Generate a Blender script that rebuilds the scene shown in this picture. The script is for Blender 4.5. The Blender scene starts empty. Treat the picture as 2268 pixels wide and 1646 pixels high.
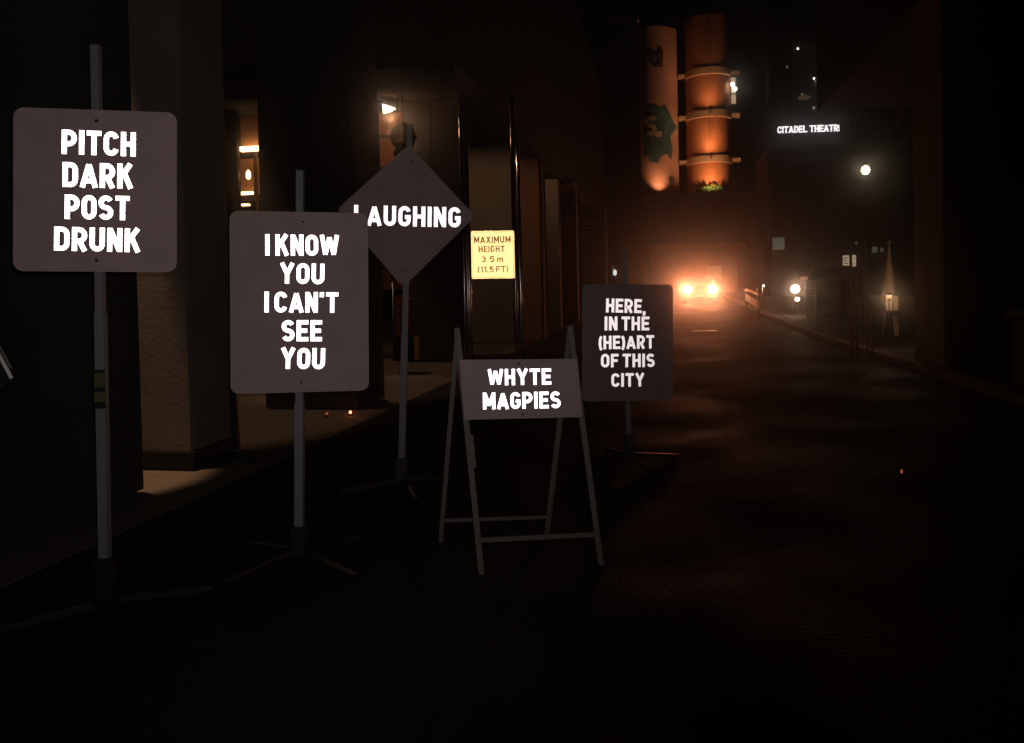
import bpy, bmesh, math, random
from mathutils import Vector, Matrix
R = math.radians
random.seed(7)
S = bpy.context.scene
COL = S.collection

# ------------------------------------------------------------------ camera
# photograph measured at 2268 x 1646; street runs along +Y, camera 1.45 m above it
F, PX, PY, CAMZ = 1765.0, 1134.0, 678.0, 1.45
YAW, PITCH, ROLL = math.atan((1460 - 1134) / F), R(1.2), R(1.3)
fw = Vector((-math.sin(YAW) * math.cos(PITCH), math.cos(YAW) * math.cos(PITCH), -math.sin(PITCH)))
r0 = Vector((math.cos(YAW), math.sin(YAW), 0)); u0 = r0.cross(fw)
rt = r0 * math.cos(ROLL) - u0 * math.sin(ROLL)
up = u0 * math.cos(ROLL) + r0 * math.sin(ROLL)
CP = Vector((0, 0, CAMZ))
cd = bpy.data.cameras.new('camera'); cam = bpy.data.objects.new('camera', cd); COL.objects.link(cam)
cam.matrix_world = Matrix(((rt.x, up.x, -fw.x, 0), (rt.y, up.y, -fw.y, 0), (rt.z, up.z, -fw.z, CAMZ), (0, 0, 0, 1)))
cd.sensor_width = 36; cd.lens = F / 2268 * 36; cd.shift_y = -(823 - PY) / 2268
cd.clip_start = 0.05; cd.clip_end = 1000
S.camera = cam

# ------------------------------------------------------------------ night sky, flash, exposure
W = bpy.data.worlds.new("World"); S.world = W; W.use_nodes = True
nt = W.node_tree; bg = nt.nodes['Background']
sky = nt.nodes.new('ShaderNodeTexSky'); sky.sky_type = 'NISHITA'; sky.sun_disc = False
sky.sun_elevation = R(-9); sky.sun_rotation = R(200)
nt.links.new(sky.outputs[0], bg.inputs[0]); bg.inputs[1].default_value = 0.05
sd = bpy.data.lights.new('faint_fill', 'SUN'); sd.energy = 0.0003; sd.angle = R(10); sd.color = (1, .85, .6)  # very weak sun added as ambient fill, no moon in view
so = bpy.data.objects.new('faint_fill', sd); COL.objects.link(so); so.rotation_euler = (R(52), 0, R(-25))

def lamp(name, kind, loc, energy, color, radius=.05, target=None, size=60, blend=.5):
    d = bpy.data.lights.new(name, kind); d.energy = energy; d.color = color
    if kind == 'AREA': d.size = radius
    else: d.shadow_soft_size = radius
    if kind == 'SPOT': d.spot_size = R(size); d.spot_blend = blend
    o = bpy.data.objects.new(name, d); COL.objects.link(o); o.location = loc
    if target is not None:
        o.rotation_euler = (Vector(target) - Vector(loc)).to_track_quat('-Z', 'Y').to_euler()
    return o
# the photographer's flash, just above the lens, aimed slightly up along the signs
FLASH = lamp('camera_flash', 'SPOT', CP + up * .05 + rt * .02, 92, (1, .89, .88), .012,
             CP + fw * 5 + rt * -1.6 + up * 1.1, 104, 1.0)

S.view_settings.view_transform = 'Standard'; S.view_settings.look = 'None'
S.view_settings.exposure = 0; S.view_settings.gamma = 1
S.cycles.use_denoising = True
S.cycles.max_bounces = 6; S.cycles.sample_clamp_indirect = 4
S.cycles.volume_bounces = 0

# ------------------------------------------------------------------ pixel -> place
def ray(px, py): return fw + rt * ((px - PX) / F) - up * ((py - PY) / F)
def P(px, py, d): return CP + ray(px, py) * d                       # d metres in front of the lens
def Q(px, py, y):                                                  # y metres along the street
    v = ray(px, py); return CP + v * (y / v.y)
def gz(y): return 0.0 if y < 22 else (y - 22) * .022               # the street climbs gently beyond 22 m
def G(px, py, z=0.0):
    v = ray(px, py); return CP + v * ((z - CAMZ) / v.z)

# ------------------------------------------------------------------ materials
def mat(name, col, rough=.7, metal=0.0, noise=0.0, scale=8.0, bump=0.0, bscale=60.0, spec=.5, emit=None, estr=0.0):
    m = bpy.data.materials.new(name); m.use_nodes = True
    t = m.node_tree; b = t.nodes['Principled BSDF']
    b.inputs['Base Color'].default_value = (*col, 1); b.inputs['Roughness'].default_value = rough
    b.inputs['Metallic'].default_value = metal; b.inputs['Specular IOR Level'].default_value = spec
    tc = t.nodes.new('ShaderNodeTexCoord')
    if noise:
        n = t.nodes.new('ShaderNodeTexNoise'); n.inputs['Scale'].default_value = scale; n.inputs['Detail'].default_value = 7
        t.links.new(tc.outputs['Object'], n.inputs['Vector'])
        mx = t.nodes.new('ShaderNodeMix'); mx.data_type = 'RGBA'
        mx.inputs[6].default_value = (*[c * (1 - noise) for c in col], 1)
        mx.inputs[7].default_value = (*[min(1, c * (1 + noise)) for c in col], 1)
        t.links.new(n.outputs['Fac'], mx.inputs[0]); t.links.new(mx.outputs[2], b.inputs['Base Color'])
    if bump:
        n = t.nodes.new('ShaderNodeTexNoise'); n.inputs['Scale'].default_value = bscale; n.inputs['Detail'].default_value = 5
        t.links.new(tc.outputs['Object'], n.inputs['Vector'])
        bp = t.nodes.new('ShaderNodeBump'); bp.inputs['Strength'].default_value = bump; bp.inputs['Distance'].default_value = .02
        t.links.new(n.outputs['Fac'], bp.inputs['Height']); t.links.new(bp.outputs[0], b.inputs['Normal'])
    if emit:
        b.inputs['Emission Color'].default_value = (*emit, 1); b.inputs['Emission Strength'].default_value = estr
    return m

def retro(name, col, rough, gain=1.0, base=None, wear=0.0):
    """Retroreflective sheeting: glass beads send light back the way it came.
    A reflection lobe about the incoming direction, over a plain diffuse film."""
    m = bpy.data.materials.new(name); m.use_nodes = True
    t = m.node_tree; b = t.nodes['Principled BSDF']
    b.inputs['Base Color'].default_value = (*(base or [c * .8 for c in col]), 1); b.inputs['Roughness'].default_value = .6
    b.inputs['Specular IOR Level'].default_value = .2
    g = t.nodes.new('ShaderNodeBsdfGlossy'); g.inputs['Roughness'].default_value = rough
    g.inputs['Color'].default_value = (*[c * gain for c in col], 1)
    ge = t.nodes.new('ShaderNodeNewGeometry'); t.links.new(ge.outputs['Incoming'], g.inputs['Normal'])
    if wear:
        tc = t.nodes.new('ShaderNodeTexCoord'); n = t.nodes.new('ShaderNodeTexNoise')
        n.inputs['Scale'].default_value = 14; n.inputs['Detail'].default_value = 8
        t.links.new(tc.outputs['Object'], n.inputs['Vector'])
        mx = t.nodes.new('ShaderNodeMix'); mx.data_type = 'RGBA'
        mx.inputs[6].default_value = (*[c * gain * (1 - wear) for c in col], 1)
        mx.inputs[7].default_value = (*[c * gain for c in col], 1)
        t.links.new(n.outputs['Fac'], mx.inputs[0]); t.links.new(mx.outputs[2], g.inputs['Color'])
    a = t.nodes.new('ShaderNodeAddShader')
    t.links.new(b.outputs[0], a.inputs[0]); t.links.new(g.outputs[0], a.inputs[1])
    t.links.new(a.outputs[0], t.nodes['Material Output'].inputs['Surface'])
    return m

M = dict(
    asphalt=mat('asphalt', (.030, .028, .026), .75, 0, .4, 1.3, .7, 45, .12),
    paving=mat('paving', (.15, .125, .10), .8, 0, .25, 4, .3, 30, .2),
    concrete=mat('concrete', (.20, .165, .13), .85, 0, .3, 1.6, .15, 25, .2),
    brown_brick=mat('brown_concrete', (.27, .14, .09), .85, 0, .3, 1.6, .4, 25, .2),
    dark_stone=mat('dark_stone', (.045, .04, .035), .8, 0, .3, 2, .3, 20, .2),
    black=mat('black_paint', (.012, .012, .012), .5, 0, .2, 9),
    gloss_black=mat('gloss_black', (.5, .42, .38), .13, 1.0, 0, 1, 0, 1, .8),
    board=mat('sign_board', (.42, .31, .30), .62, 0, .16, 7, .12, 220, .3),
    galv=mat('galvanised_steel', (.21, .22, .225), .55, .25, .18, 40, .1, 200),
    darksteel=mat('dark_steel', (.05, .045, .04), .35, .7, .3, 30, .1, 150),
    wood=mat('painted_timber', (.16, .145, .12), .7, 0, .25, 14, .3, 60),
    sticker=mat('olive_sticker', (.08, .085, .03), .6, 0, .3, 60),
    bolt=mat('bolt', (.03, .028, .025), .5, .5),
    white=retro('reflective_white', (1, .97, 1), .27, .54, (.75, .72, .74)),
    yellow=retro('reflective_yellow', (1, .72, .30), .205, 1.0, (.6, .42, .12), .12),
    brownprint=retro('brown_print', (.50, .24, .05), .26, .6, (.12, .07, .02)),
    paleplate=retro('pale_plate', (.9, .85, .62), .42, .5, (.4, .4, .33), .5),
    whiteplate=mat('white_plate', (.6, .56, .5), .6, 0, .4, 20),
    stone=mat('pale_concrete', (.42, .30, .22), .8, 0, .25, 1.2, .3, 12, .2),
    muralstone=mat('mural_stone', (.40, .21, .15), .8, 0, .3, 1.0, .3, 12, .2),
    copper=mat('rust_metal', (.45, .17, .07), .5, .35, .25, 2.5, .05, 20),
    band=mat('band_metal', (.55, .36, .22), .45, .4, .2, 3),
    teal=mat('teal_print', (.03, .085, .085), .7, 0, .6, 1.5),
    darkprint=mat('dark_print', (.06, .03, .025), .7, 0, .2, 3),
    leaf=mat('leaf', (.05, .10, .02), .6, 0, .4, 9),
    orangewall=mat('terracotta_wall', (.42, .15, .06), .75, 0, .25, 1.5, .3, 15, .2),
    interior=mat('warm_plaster', (.50, .26, .12), .75, 0, .2, 2, .2, 10, .2),
    plaque=mat('bronze_plaque', (.65, .30, .20), .6, 0, .45, 9, .3, 30),
    glass=mat('dark_glass', (.01, .012, .014), .08, 0, 0, 1, 0, 1, .8),
    canvas=mat('pale_canvas', (.55, .47, .38), .8, 0, .12, 12),
    rubber=mat('rubber', (.015, .015, .015), .8),
    carpaint=mat('dark_car_paint', (.02, .015, .015), .25, .2),
    barrier=mat('barrier_paint', (.75, .36, .22), .6, 0, .3, 8),
    lamp_warm=mat('lamp_warm', (.8, .8, .8), .5, emit=(1, .8, .55), estr=10),
    headlamp=mat('headlamp', (.8, .8, .8), .3, emit=(1, .78, .5), estr=95),
    lamp_white=mat('lamp_white', (.8, .8, .8), .5, emit=(1, .95, .82), estr=5),
    lamp_strip=mat('lamp_strip', (.8, .8, .8), .5, emit=(1, .55, .25), estr=5),
    sign_glow=mat('lit_letter', (.8, .8, .8), .5, emit=(1, .93, .95), estr=1.6),
    cream_glow=mat('cream_glow', (.4, .35, .3), .5, 0, .4, 40, emit=(1, .76, .5), estr=.35),  # brightness of the notices and lamp box put in as emission, no window
    faint_glow=mat('faint_glow', (.3, .3, .3), .5, emit=(.8, .9, .75), estr=.05),  # faint brightness of the tiny notices put in as emission
    red=mat('red_lamp', (.5, .02, .01), .4, emit=(1, .16, .06), estr=14),
    reddim=mat('red_lamp_dim', (.5, .02, .01), .4, emit=(1, .16, .1), estr=.4),
)

# the road is patchily damp: its gloss varies, its colour hardly does
t_ = M['asphalt'].node_tree; n_ = t_.nodes.new('ShaderNodeTexNoise'); n_.inputs['Scale'].default_value = .55; n_.inputs['Detail'].default_value = 6
mr = t_.nodes.new('ShaderNodeMapRange'); mr.inputs['From Min'].default_value = .42; mr.inputs['From Max'].default_value = .58
mr.inputs['To Min'].default_value = .56; mr.inputs['To Max'].default_value = .85
tc_ = t_.nodes.new('ShaderNodeTexCoord'); t_.links.new(tc_.outputs['Object'], n_.inputs['Vector'])
t_.links.new(n_.outputs['Fac'], mr.inputs['Value']); t_.links.new(mr.outputs[0], t_.nodes['Principled BSDF'].inputs['Roughness'])
t_.nodes['Principled BSDF'].inputs['Specular IOR Level'].default_value = .06

# ------------------------------------------------------------------ mesh helpers
def obj(name, bm, m=None, parent=None, smooth=False):
    me = bpy.data.meshes.new(name)
    bmesh.ops.recalc_face_normals(bm, faces=bm.faces)
    if smooth:
        for e in bm.edges:
            if len(e.link_faces) == 2 and e.calc_face_angle(0) > .7: e.smooth = False
    bm.to_mesh(me); bm.free()
    if m: me.materials.append(m if not isinstance(m, str) else M[m])
    if smooth:
        for p in me.polygons: p.use_smooth = True
    o = bpy.data.objects.new(name, me); COL.objects.link(o)
    if parent:
        o.parent = parent
        o.matrix_parent_inverse = Matrix.Translation(-parent.location)
    return o
def thing(name, loc, label, cat, group=None):
    o = bpy.data.objects.new(name, None); COL.objects.link(o); o.location = loc; o.empty_display_size = .1
    return tag(o, label, cat, group)
def tag(o, label, cat=None, group=None, kind=None):
    if label: o['label'] = label
    if cat: o['category'] = cat
    if group: o['group'] = group
    if kind: o['kind'] = kind
    return o
def struct(name, bm, m, label=None):
    o = obj(name, bm, m); o['kind'] = 'structure'
    if label: o['label'] = label
    return o

def box(bm, a, b, bev=0.0):
    a, b = Vector(a), Vector(b)
    lo = Vector(map(min, a, b)); hi = Vector(map(max, a, b))
    g = bmesh.ops.create_cube(bm, size=1)
    for v in g['verts']:
        v.co = Vector((lo[i] + (v.co[i] + .5) * (hi[i] - lo[i]) for i in range(3)))
    if bev:
        es = list({e for v in g['verts'] for e in v.link_edges})
        bmesh.ops.bevel(bm, geom=es, offset=bev, segments=2, affect='EDGES')
    return bm
def BX(a, b, bev=0.0): return box(bmesh.new(), a, b, bev)
def hexa(bm, pts8):
    vs = [bm.verts.new(p) for p in pts8]
    for f in ((0, 1, 2, 3), (7, 6, 5, 4), (0, 4, 5, 1), (1, 5, 6, 2), (2, 6, 7, 3), (3, 7, 4, 0)):
        bm.faces.new([vs[i] for i in f])
def bar(bm, a, b, w, t, side=None, bev=.0):
    """rectangular bar from a to b, w wide along `side`, t thick"""
    a, b = Vector(a), Vector(b); z = (b - a).normalized()
    s = Vector(side) if side is not None else rt
    s = (s - z * s.dot(z)).normalized(); n = z.cross(s)
    q = [(-1, -1), (1, -1), (1, 1), (-1, 1)]
    hexa(bm, [a + s * (w / 2 * i) + n * (t / 2 * j) for i, j in q] + [b + s * (w / 2 * i) + n * (t / 2 * j) for i, j in q])
    return bm
def BAR(*k, **kw): return bar(bmesh.new(), *k, **kw)
def tube(bm, pts, r, seg=14, cap=True, r2=None):
    pts = [Vector(p) for p in pts]; rings = []
    for i, p in enumerate(pts):
        d = (pts[min(i + 1, len(pts) - 1)] - pts[max(i - 1, 0)]).normalized()
        a = Vector((1, 0, 0)) if abs(d.x) < .8 else Vector((0, 1, 0))
        s = (a - d * a.dot(d)).normalized(); n = d.cross(s)
        rr = r if r2 is None else r + (r2 - r) * i / (len(pts) - 1)
        rings.append([bm.verts.new(p + s * (rr * math.cos(2 * math.pi * k / seg)) + n * (rr * math.sin(2 * math.pi * k / seg))) for k in range(seg)])
    for A, B in zip(rings, rings[1:]):
        for k in range(seg): bm.faces.new((A[k], A[(k + 1) % seg], B[(k + 1) % seg], B[k]))
    if cap: bm.faces.new(rings[0][::-1]); bm.faces.new(rings[-1])
    return bm
def TB(*k, **kw): return tube(bmesh.new(), *k, **kw)
def lathe(prof, c, seg=32, bm=None):
    bm = bm or bmesh.new(); c = Vector(c); rings = []
    for r, z in prof:
        rings.append([bm.verts.new(c + Vector((max(r, 1e-4) * math.cos(2 * math.pi * k / seg), max(r, 1e-4) * math.sin(2 * math.pi * k / seg), z))) for k in range(seg)])
    for A, B in zip(rings, rings[1:]):
        for k in range(seg): bm.faces.new((A[k], A[(k + 1) % seg], B[(k + 1) % seg], B[k]))
    bm.faces.new(rings[0][::-1]); bm.faces.new(rings[-1])
    return bm
def prism(outline, Mx, z0, z1, bm=None):
    """2D outline in local (u,v), extruded from z0 to z1, placed by matrix Mx"""
    bm = bm or bmesh.new(); n = len(outline)
    a = [bm.verts.new(Mx @ Vector((u, v, z0))) for u, v in outline]
    b = [bm.verts.new(Mx @ Vector((u, v, z1))) for u, v in outline]
    bm.faces.new(a[::-1]); bm.faces.new(b)
    for i in range(n): bm.faces.new((a[i], a[(i + 1) % n], b[(i + 1) % n], b[i]))
    return bm
def rrect(w, h, r, k=8):
    o = []
    for cx, cy, a0 in ((w/2-r, h/2-r, 0), (-w/2+r, h/2-r, 90), (-w/2+r, -h/2+r, 180), (w/2-r, -h/2+r, 270)):
        for i in range(k + 1):
            a = R(a0 + 90 * i / k); o.append((cx + r * math.cos(a), cy + r * math.sin(a)))
    return o

# ------------------------------------------------------------------ stroke lettering (cap height 1)
def arc(cx, cy, rx, ry, a0, a1, n=10):
    return [(cx + rx * math.cos(R(a0 + (a1 - a0) * i / n)), cy + ry * math.sin(R(a0 + (a1 - a0) * i / n))) for i in range(n + 1)]
def glyph(ch, s):
    """strokes (centre lines) and advance width of one letter for stroke thickness s"""
    h = s / 2; T = 1 - h; B = h; L = h; w = .62; r_ = w - h; m = .5
    rx = (r_ - L) / 2; cx = (L + r_) / 2; k = rx
    if ch == 'I': return [[(L, 0), (L, 1)]], s
    if ch == 'L': return [[(L, 1), (L, B), (w - .08, B)]], w - .08
    if ch == 'T': return [[(0, T), (w, T)], [(w / 2, 0), (w / 2, T)]], w
    if ch == 'H': return [[(L, 0), (L, 1)], [(r_, 0), (r_, 1)], [(L, m), (r_, m)]], w
    if ch == 'E': return [[(w - .05, T), (L, T), (L, B), (w - .05, B)], [(L, m), (w - .1, m)]], w - .05
    if ch == 'F': return [[(w - .05, T), (L, T), (L, 0)], [(L, m), (w - .12, m)]], w - .05
    if ch == 'N': return [[(L, 0), (L, 1)], [(r_, 0), (r_, 1)], [(L + .02, .94), (r_ - .02, .06)]], w
    if ch == 'M': W_ = .76; return [[(L, 0), (L, 1)], [(W_ - h, 0), (W_ - h, 1)], [(L + .02, .93), (W_ / 2, .22), (W_ - h - .02, .93)]], W_
    if ch == 'W': W_ = .92; return [[(h * .8, 1), (W_ * .27, .06), (W_ / 2, .88), (W_ * .73, .06), (W_ - h * .8, 1)]], W_
    if ch == 'A': W_ = .70; return [[(h * .75, 0), (W_ / 2, .93), (W_ - h * .75, 0)], [(W_ * .25, .27), (W_ * .75, .27)]], W_
    if ch == 'V': W_ = .68; return [[(h * .75, 1), (W_ / 2, .07), (W_ - h * .75, 1)]], W_
    if ch == 'Y': W_ = .68; return [[(h * .8, 1), (W_ / 2, .46), (W_ - h * .8, 1)], [(W_ / 2, 0), (W_ / 2, .5)]], W_
    if ch == 'X': W_ = .66; return [[(h, 0), (W_ - h, 1)], [(h, 1), (W_ - h, 0)]], W_
    if ch == 'K': return [[(L, 0), (L, 1)], [(r_ + .02, 1), (L + .03, .42)], [(L + .2, .58), (r_ + .04, 0)]], w + .02
    if ch == 'O': return [arc(cx, T - k, rx, k, 0, 180) + arc(cx, B + k, rx, k, 180, 360) + [(r_, T - k)]], w
    if ch == 'C': return [arc(cx, T - k, rx, k, 10, 180) + arc(cx, B + k, rx, k, 180, 350)], w
    if ch == 'G': return [arc(cx, T - k, rx, k, 12, 180) + arc(cx, B + k, rx, k, 180, 360) + [(r_, .46), (cx + .02, .46)]], w
    if ch == 'U': return [[(L, 1)] + arc(cx, B + k, rx, k, 180, 360) + [(r_, 1)]], w
    if ch == 'D': return [[(cx, B), (L, B), (L, T), (cx, T)] + arc(cx, T - k, rx, k, 90, 0) + arc(cx, B + k, rx, k, 0, -90)], w
    if ch in 'PR':
        q = (T - .42) / 2
        S_ = [[(L, 0), (L, T), (r_ - q, T)] + arc(r_ - q, .42 + q, q, q, 90, -90) + [(L, .42)]]
        if ch == 'R': S_.append([(cx, .42), (r_ + .01, 0)])
        return S_, w
    if ch == 'S':
        q = (T - m) / 2; q2 = (m - B) / 2
        return [arc(cx, T - q, rx, q, 25, 180, 8)[:-1] + arc(cx, T - q, rx, q, 180, 262, 5) + arc(cx, B + q2, rx, q2, 82, 0, 5) + arc(cx, B + q2, rx, q2, 0, -155, 9)[1:]], w
    if ch == '(': return [arc(.42, .45, .32, .66, 130, 230)], .26
    if ch == ')': return [arc(-.16, .45, .32, .66, 50, -50)], .26
    if ch == "'": return [[(h, 1), (h * .9, .76)]], s
    if ch == ',': return [[(h, .14), (h * .6, -.16)]], s
    if ch == '.': return [[(h, 0), (h, s)]], s
    if ch == '1': return [[(.06, .8), (.28, .97), (.28, 0)]], .34
    if ch == '3': return [arc(cx, T - .22, rx, .22, 150, -80, 12) + arc(cx, B + .25, rx, .25, 80, -150, 12)], w
    if ch == '5': return [[(w - .06, T), (L + .03, T), (L, .55)] + arc(cx, .33, rx, .27, 130, -150, 12)], w
    if ch == 'm': return [[(L, 0), (L, .66)], [(L, .5)] + arc(.25, .5, .14, .12, 180, 0, 6) + [(.39, 0)], [(.39, .5)] + arc(.57, .5, .14, .12, 180, 0, 6) + [(.71, 0)]], .76
    if ch == 'd': return [[(r_, 0), (r_, 1)], arc(cx, .33, rx, .27, 0, 360, 16)], w
    return [], .3
def split(strokes):
    out = []
    for st in strokes:
        cur = [st[0]]
        for i in range(1, len(st)):
            cur.append(st[i])
            if i < len(st) - 1:
                a = Vector(st[i]) - Vector(st[i - 1]); b = Vector(st[i + 1]) - Vector(st[i])
                if a.length > .02 and b.length > .02 and a.angle(b) > R(100): out.append(cur); cur = [st[i]]
        out.append(cur)
    return out
def ribbon(bm, pts, s, Mx, sx, sy, z0, z1):
    q = [Vector((a * sx, b * sy)) for a, b in pts]; Lf, Rt = [], []
    q = [p for i, p in enumerate(q) if i == 0 or (p - q[i - 1]).length > .012 * sy]; n = len(q)
    closed = (q[0] - q[-1]).length < .012 * sy and n > 3
    if closed: q = q[:-1]; n -= 1
    for i in range(n):
        d0 = (q[i] - q[i - 1]).normalized() if (i or closed) else None
        d1 = (q[(i + 1) % n] - q[i]).normalized() if (i < n - 1 or closed) else None
        d0 = d0 or d1; d1 = d1 or d0
        nn = Vector((-(d0.y + d1.y), d0.x + d1.x))
        if nn.length < 1e-5: nn = Vector((-d0.y, d0.x))
        nn.normalize(); c = max(.68, nn.dot(Vector((-d0.y, d0.x))))
        o = nn * (s / 2 / c); Lf.append(q[i] + o); Rt.append(q[i] - o)
    V = [[bm.verts.new(Mx @ Vector((p.x, p.y, z))) for p in side] for side in (Lf, Rt) for z in (z0, z1)]
    l0, l1, a0, a1 = V
    for i in range(n if closed else n - 1):
        j = (i + 1) % n
        bm.faces.new((l1[i], l1[j], a1[j], a1[i])); bm.faces.new((l0[j], l0[i], a0[i], a0[j]))
        bm.faces.new((l0[i], l0[j], l1[j], l1[i])); bm.faces.new((a1[i], a1[j], a0[j], a0[i]))
    if not closed:
        bm.faces.new((l0[0], l1[0], a1[0], a0[0])); bm.faces.new((l0[-1], a0[-1], a1[-1], l1[-1]))
def text(line, Mx, u0_, u1_, v0, hgt, s, m, parent, z=.002, gap=.115, space=.30, serif=0, thick=.0012, one=False):
    """letters of one line between u0_ and u1_, baseline v0, cap height hgt"""
    gl = [(c, *glyph(c, s)) if c != ' ' else (' ', [], space) for c in line]
    tot = 0
    for i, (c, g, w) in enumerate(gl):
        tot += w
        if i < len(gl) - 1 and c != ' ' and gl[i + 1][0] != ' ': tot += gap
    sx = (u1_ - u0_) / tot; x = 0; allbm = bmesh.new() if one else None
    for i, (c, g, w) in enumerate(gl):
        if g:
            bm = allbm or bmesh.new(); k = 0
            LM = Mx @ Matrix.Translation((u0_ + x * sx, v0, 0))
            for st in split(g):
                ribbon(bm, st, s * hgt * .98, LM, sx, hgt, z, z + thick + k * .00012); k += 1
                if serif and len(st) >= 2:
                    for e in (st[0], st[-1]):
                        ribbon(bm, [(e[0] - .13, min(max(e[1], .04), .96)), (e[0] + .13, min(max(e[1], .04), .96))], .07 * hgt, LM, sx, hgt, z, z + thick + k * .00012); k += 1
            if not one: obj('letter', bm, m, parent)
        x += w + (gap if (c != ' ' and i < len(gl) - 1 and gl[i + 1][0] != ' ') else 0)
    if one: return obj('lettering', allbm, m, parent)

# ------------------------------------------------------------------ plane frames
def frame(pts, dl, dr, lean=0.0):
    """pts = top-left, top-right, bottom-right, bottom-left pixels; dl/dr depth of the left/right side"""
    tl, tr, br, bl = [Vector(p) for p in pts]; dm = (dl + dr) / 2
    ml, mr, mt, mb = (tl + bl) / 2, (tr + br) / 2, (tl + tr) / 2, (bl + br) / 2; c = (tl + tr + br + bl) / 4
    C = P(c.x, c.y, dm); X = P(mr.x, mr.y, dr) - P(ml.x, ml.y, dl); Y = P(mt.x, mt.y, dm + lean / 2) - P(mb.x, mb.y, dm - lean / 2)
    w, h = X.length, Y.length; X.normalize(); Y = (Y - X * Y.dot(X)).normalized(); Z = X.cross(Y)
    return Matrix(((X.x, Y.x, Z.x, C.x), (X.y, Y.y, Z.y, C.y), (X.z, Y.z, Z.z, C.z), (0, 0, 0, 1))), w, h
def local(Mx, px, py):
    v = ray(px, py); n = Vector((Mx[0][2], Mx[1][2], Mx[2][2])); c = Mx.translation
    t = (c - CP).dot(n) / v.dot(n); return Mx.inverted() @ (CP + v * t)
def lines(Mx, spec, m, parent, s, **kw):
    for txt, xl, yl, xr, yr, ht in spec:          # text, left baseline px, right baseline px, height px
        a, b = local(Mx, xl, yl), local(Mx, xr, yr)
        t = local(Mx, xl, yl - ht); ang = math.atan2(b.y - a.y, b.x - a.x)
        LM = Mx @ Matrix.Translation((a.x, a.y, 0)) @ Matrix.Rotation(ang, 4, 'Z')
        text(txt, LM, 0, (Vector((b.x, b.y)) - Vector((a.x, a.y))).length, 0, t.y - a.y, s, m, parent, **kw)

# ================================================================== SETTING
bm = bmesh.new(); ys = [-12, 0, 8, 16, 22, 30, 45, 60, 90, 160, 400]
rows = [[bm.verts.new((x, y, gz(min(y, 70)))) for x in (-250, -3.75, 4.15, 250)] for y in ys]
for A, B in zip(rows, rows[1:]):
    for k in range(3): bm.faces.new((A[k], A[k + 1], B[k + 1], B[k]))
struct('road', bm, 'asphalt', 'wet dark asphalt street running away between the buildings')
def slab(name, x0, x1, y0, y1, h, m, label):
    bm = bmesh.new(); yy = [y for y in [y0, 16, 22, 30, 40, y1] if y0 <= y <= y1]
    R_ = [[bm.verts.new((x, y, gz(y) + z)) for x, z in ((x0, -.1), (x0, h), (x1, h), (x1, -.1))] for y in yy]
    for A, B in zip(R_, R_[1:]):
        for k in range(4): bm.faces.new((A[k], A[(k + 1) % 4], B[(k + 1) % 4], B[k]))
    bm.faces.new(R_[0][::-1]); bm.faces.new(R_[-1]); return struct(name, bm, m, label)
slab('pavement', -14, -3.30, -2, 54, .004, 'paving', 'paved arcade floor under the piers on the left')
slab('pavement_right', 4.15, 12, 2, 54, .12, 'paving', 'raised pavement along the right side of the street')
kb = thing('kerb', (4.1, 9, 0), 'thin pale stone kerb edging the right pavement', 'kerb')
for i in range(36):
    y = 9 + i * 1.22
    if y > 52: break
    b = bmesh.new(); hexa(b, [(4.0, y, gz(y)), (4.148, y, gz(y)), (4.148, y, gz(y) + .125), (4.0, y, gz(y) + .11)][::1] +
                          [(4.0, y + 1.2, gz(y + 1.2)), (4.148, y + 1.2, gz(y + 1.2)), (4.148, y + 1.2, gz(y + 1.2) + .125), (4.0, y + 1.2, gz(y + 1.2) + .11)])
    obj('kerb_stone', b, 'stone', kb)
# manhole covers and patches that catch the headlights
for px, py, r, lab in ((1560, 738, .38, 'round iron manhole cover in the road, nearer of the two before the car'), (1545, 700, .38, 'round iron manhole cover in the road, farther one before the car')):
    g = G(px, py); g.z = gz(g.y)
    t = thing('manhole_cover', g, lab, 'manhole cover', 'manhole covers in the street')
    obj('rim', lathe([(r, 0), (r, .012), (r - .04, .012), (r - .04, 0)], g), 'darksteel', t)
    obj('lid', lathe([(r - .05, 0), (r - .05, .016), (.05, .018), (0, .018)], g), 'darksteel', t)

# ---- left arcade: piers, floor, wall and deck above
arc_ = thing('arcade_building', (-9, 20, 0), 'dark building with an open arcade carried on concrete piers', 'building')
obj('soffit', BX((-13.9, 3.0, 5.30), (-3.3, 52, 5.6)), 'dark_stone', arc_)
obj('upper_wall', BX((-13.9, 3.1, 5.604), (-3.4, 51.9, 14)), 'dark_stone', arc_)
obj('back_wall', BX((-14.0, 3.0, .02), (-13.6, 52, 5.29)), 'dark_stone', arc_)
for y in (7.9, 13.2):
    obj('beam', BX((-13.5, y, 4.95), (-3.35, y + .4, 5.297)), 'dark_stone', arc_)
def pier(xl, xr, yf, depth, top, label, m='concrete', base=.0, seam=True):
    t = thing('concrete_pier', ((xl + xr) / 2, yf, 0), label, 'pillar', 'concrete piers of the left arcade')
    n = max(1, round((xr - xl) / .62)); g = .012
    z0 = gz(yf) + .02
    if base:
        obj('base_course', BX((xl - .03, yf - .03, z0), (xr + .03, yf + depth + .03, z0 + base)), 'black', t)
    obj('core', BX((xl + .02, yf + .02, z0), (xr - .02, yf + depth - .02, top)), m, t)
    for i in range(n):
        a, b = xl + (xr - xl) * i / n, xl + (xr - xl) * (i + 1) / n
        obj('facing_panel', BX((a + g / 2, yf, z0 + base + .005), (b - g / 2, yf + .025, top - .01), .004), m, t)
    obj('facing_panel', BX((xr - .025, yf + .026, z0 + base + .005), (xr, yf + depth - .01, top - .01), .004), m, t)
    return t
xr1 = G(205, 1137).x
pier(-6.4, -3.80, 4.75, .57, 5.295, 'broad dark concrete pier behind the PITCH DARK POST DRUNK sign', 'dark_stone')
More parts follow.
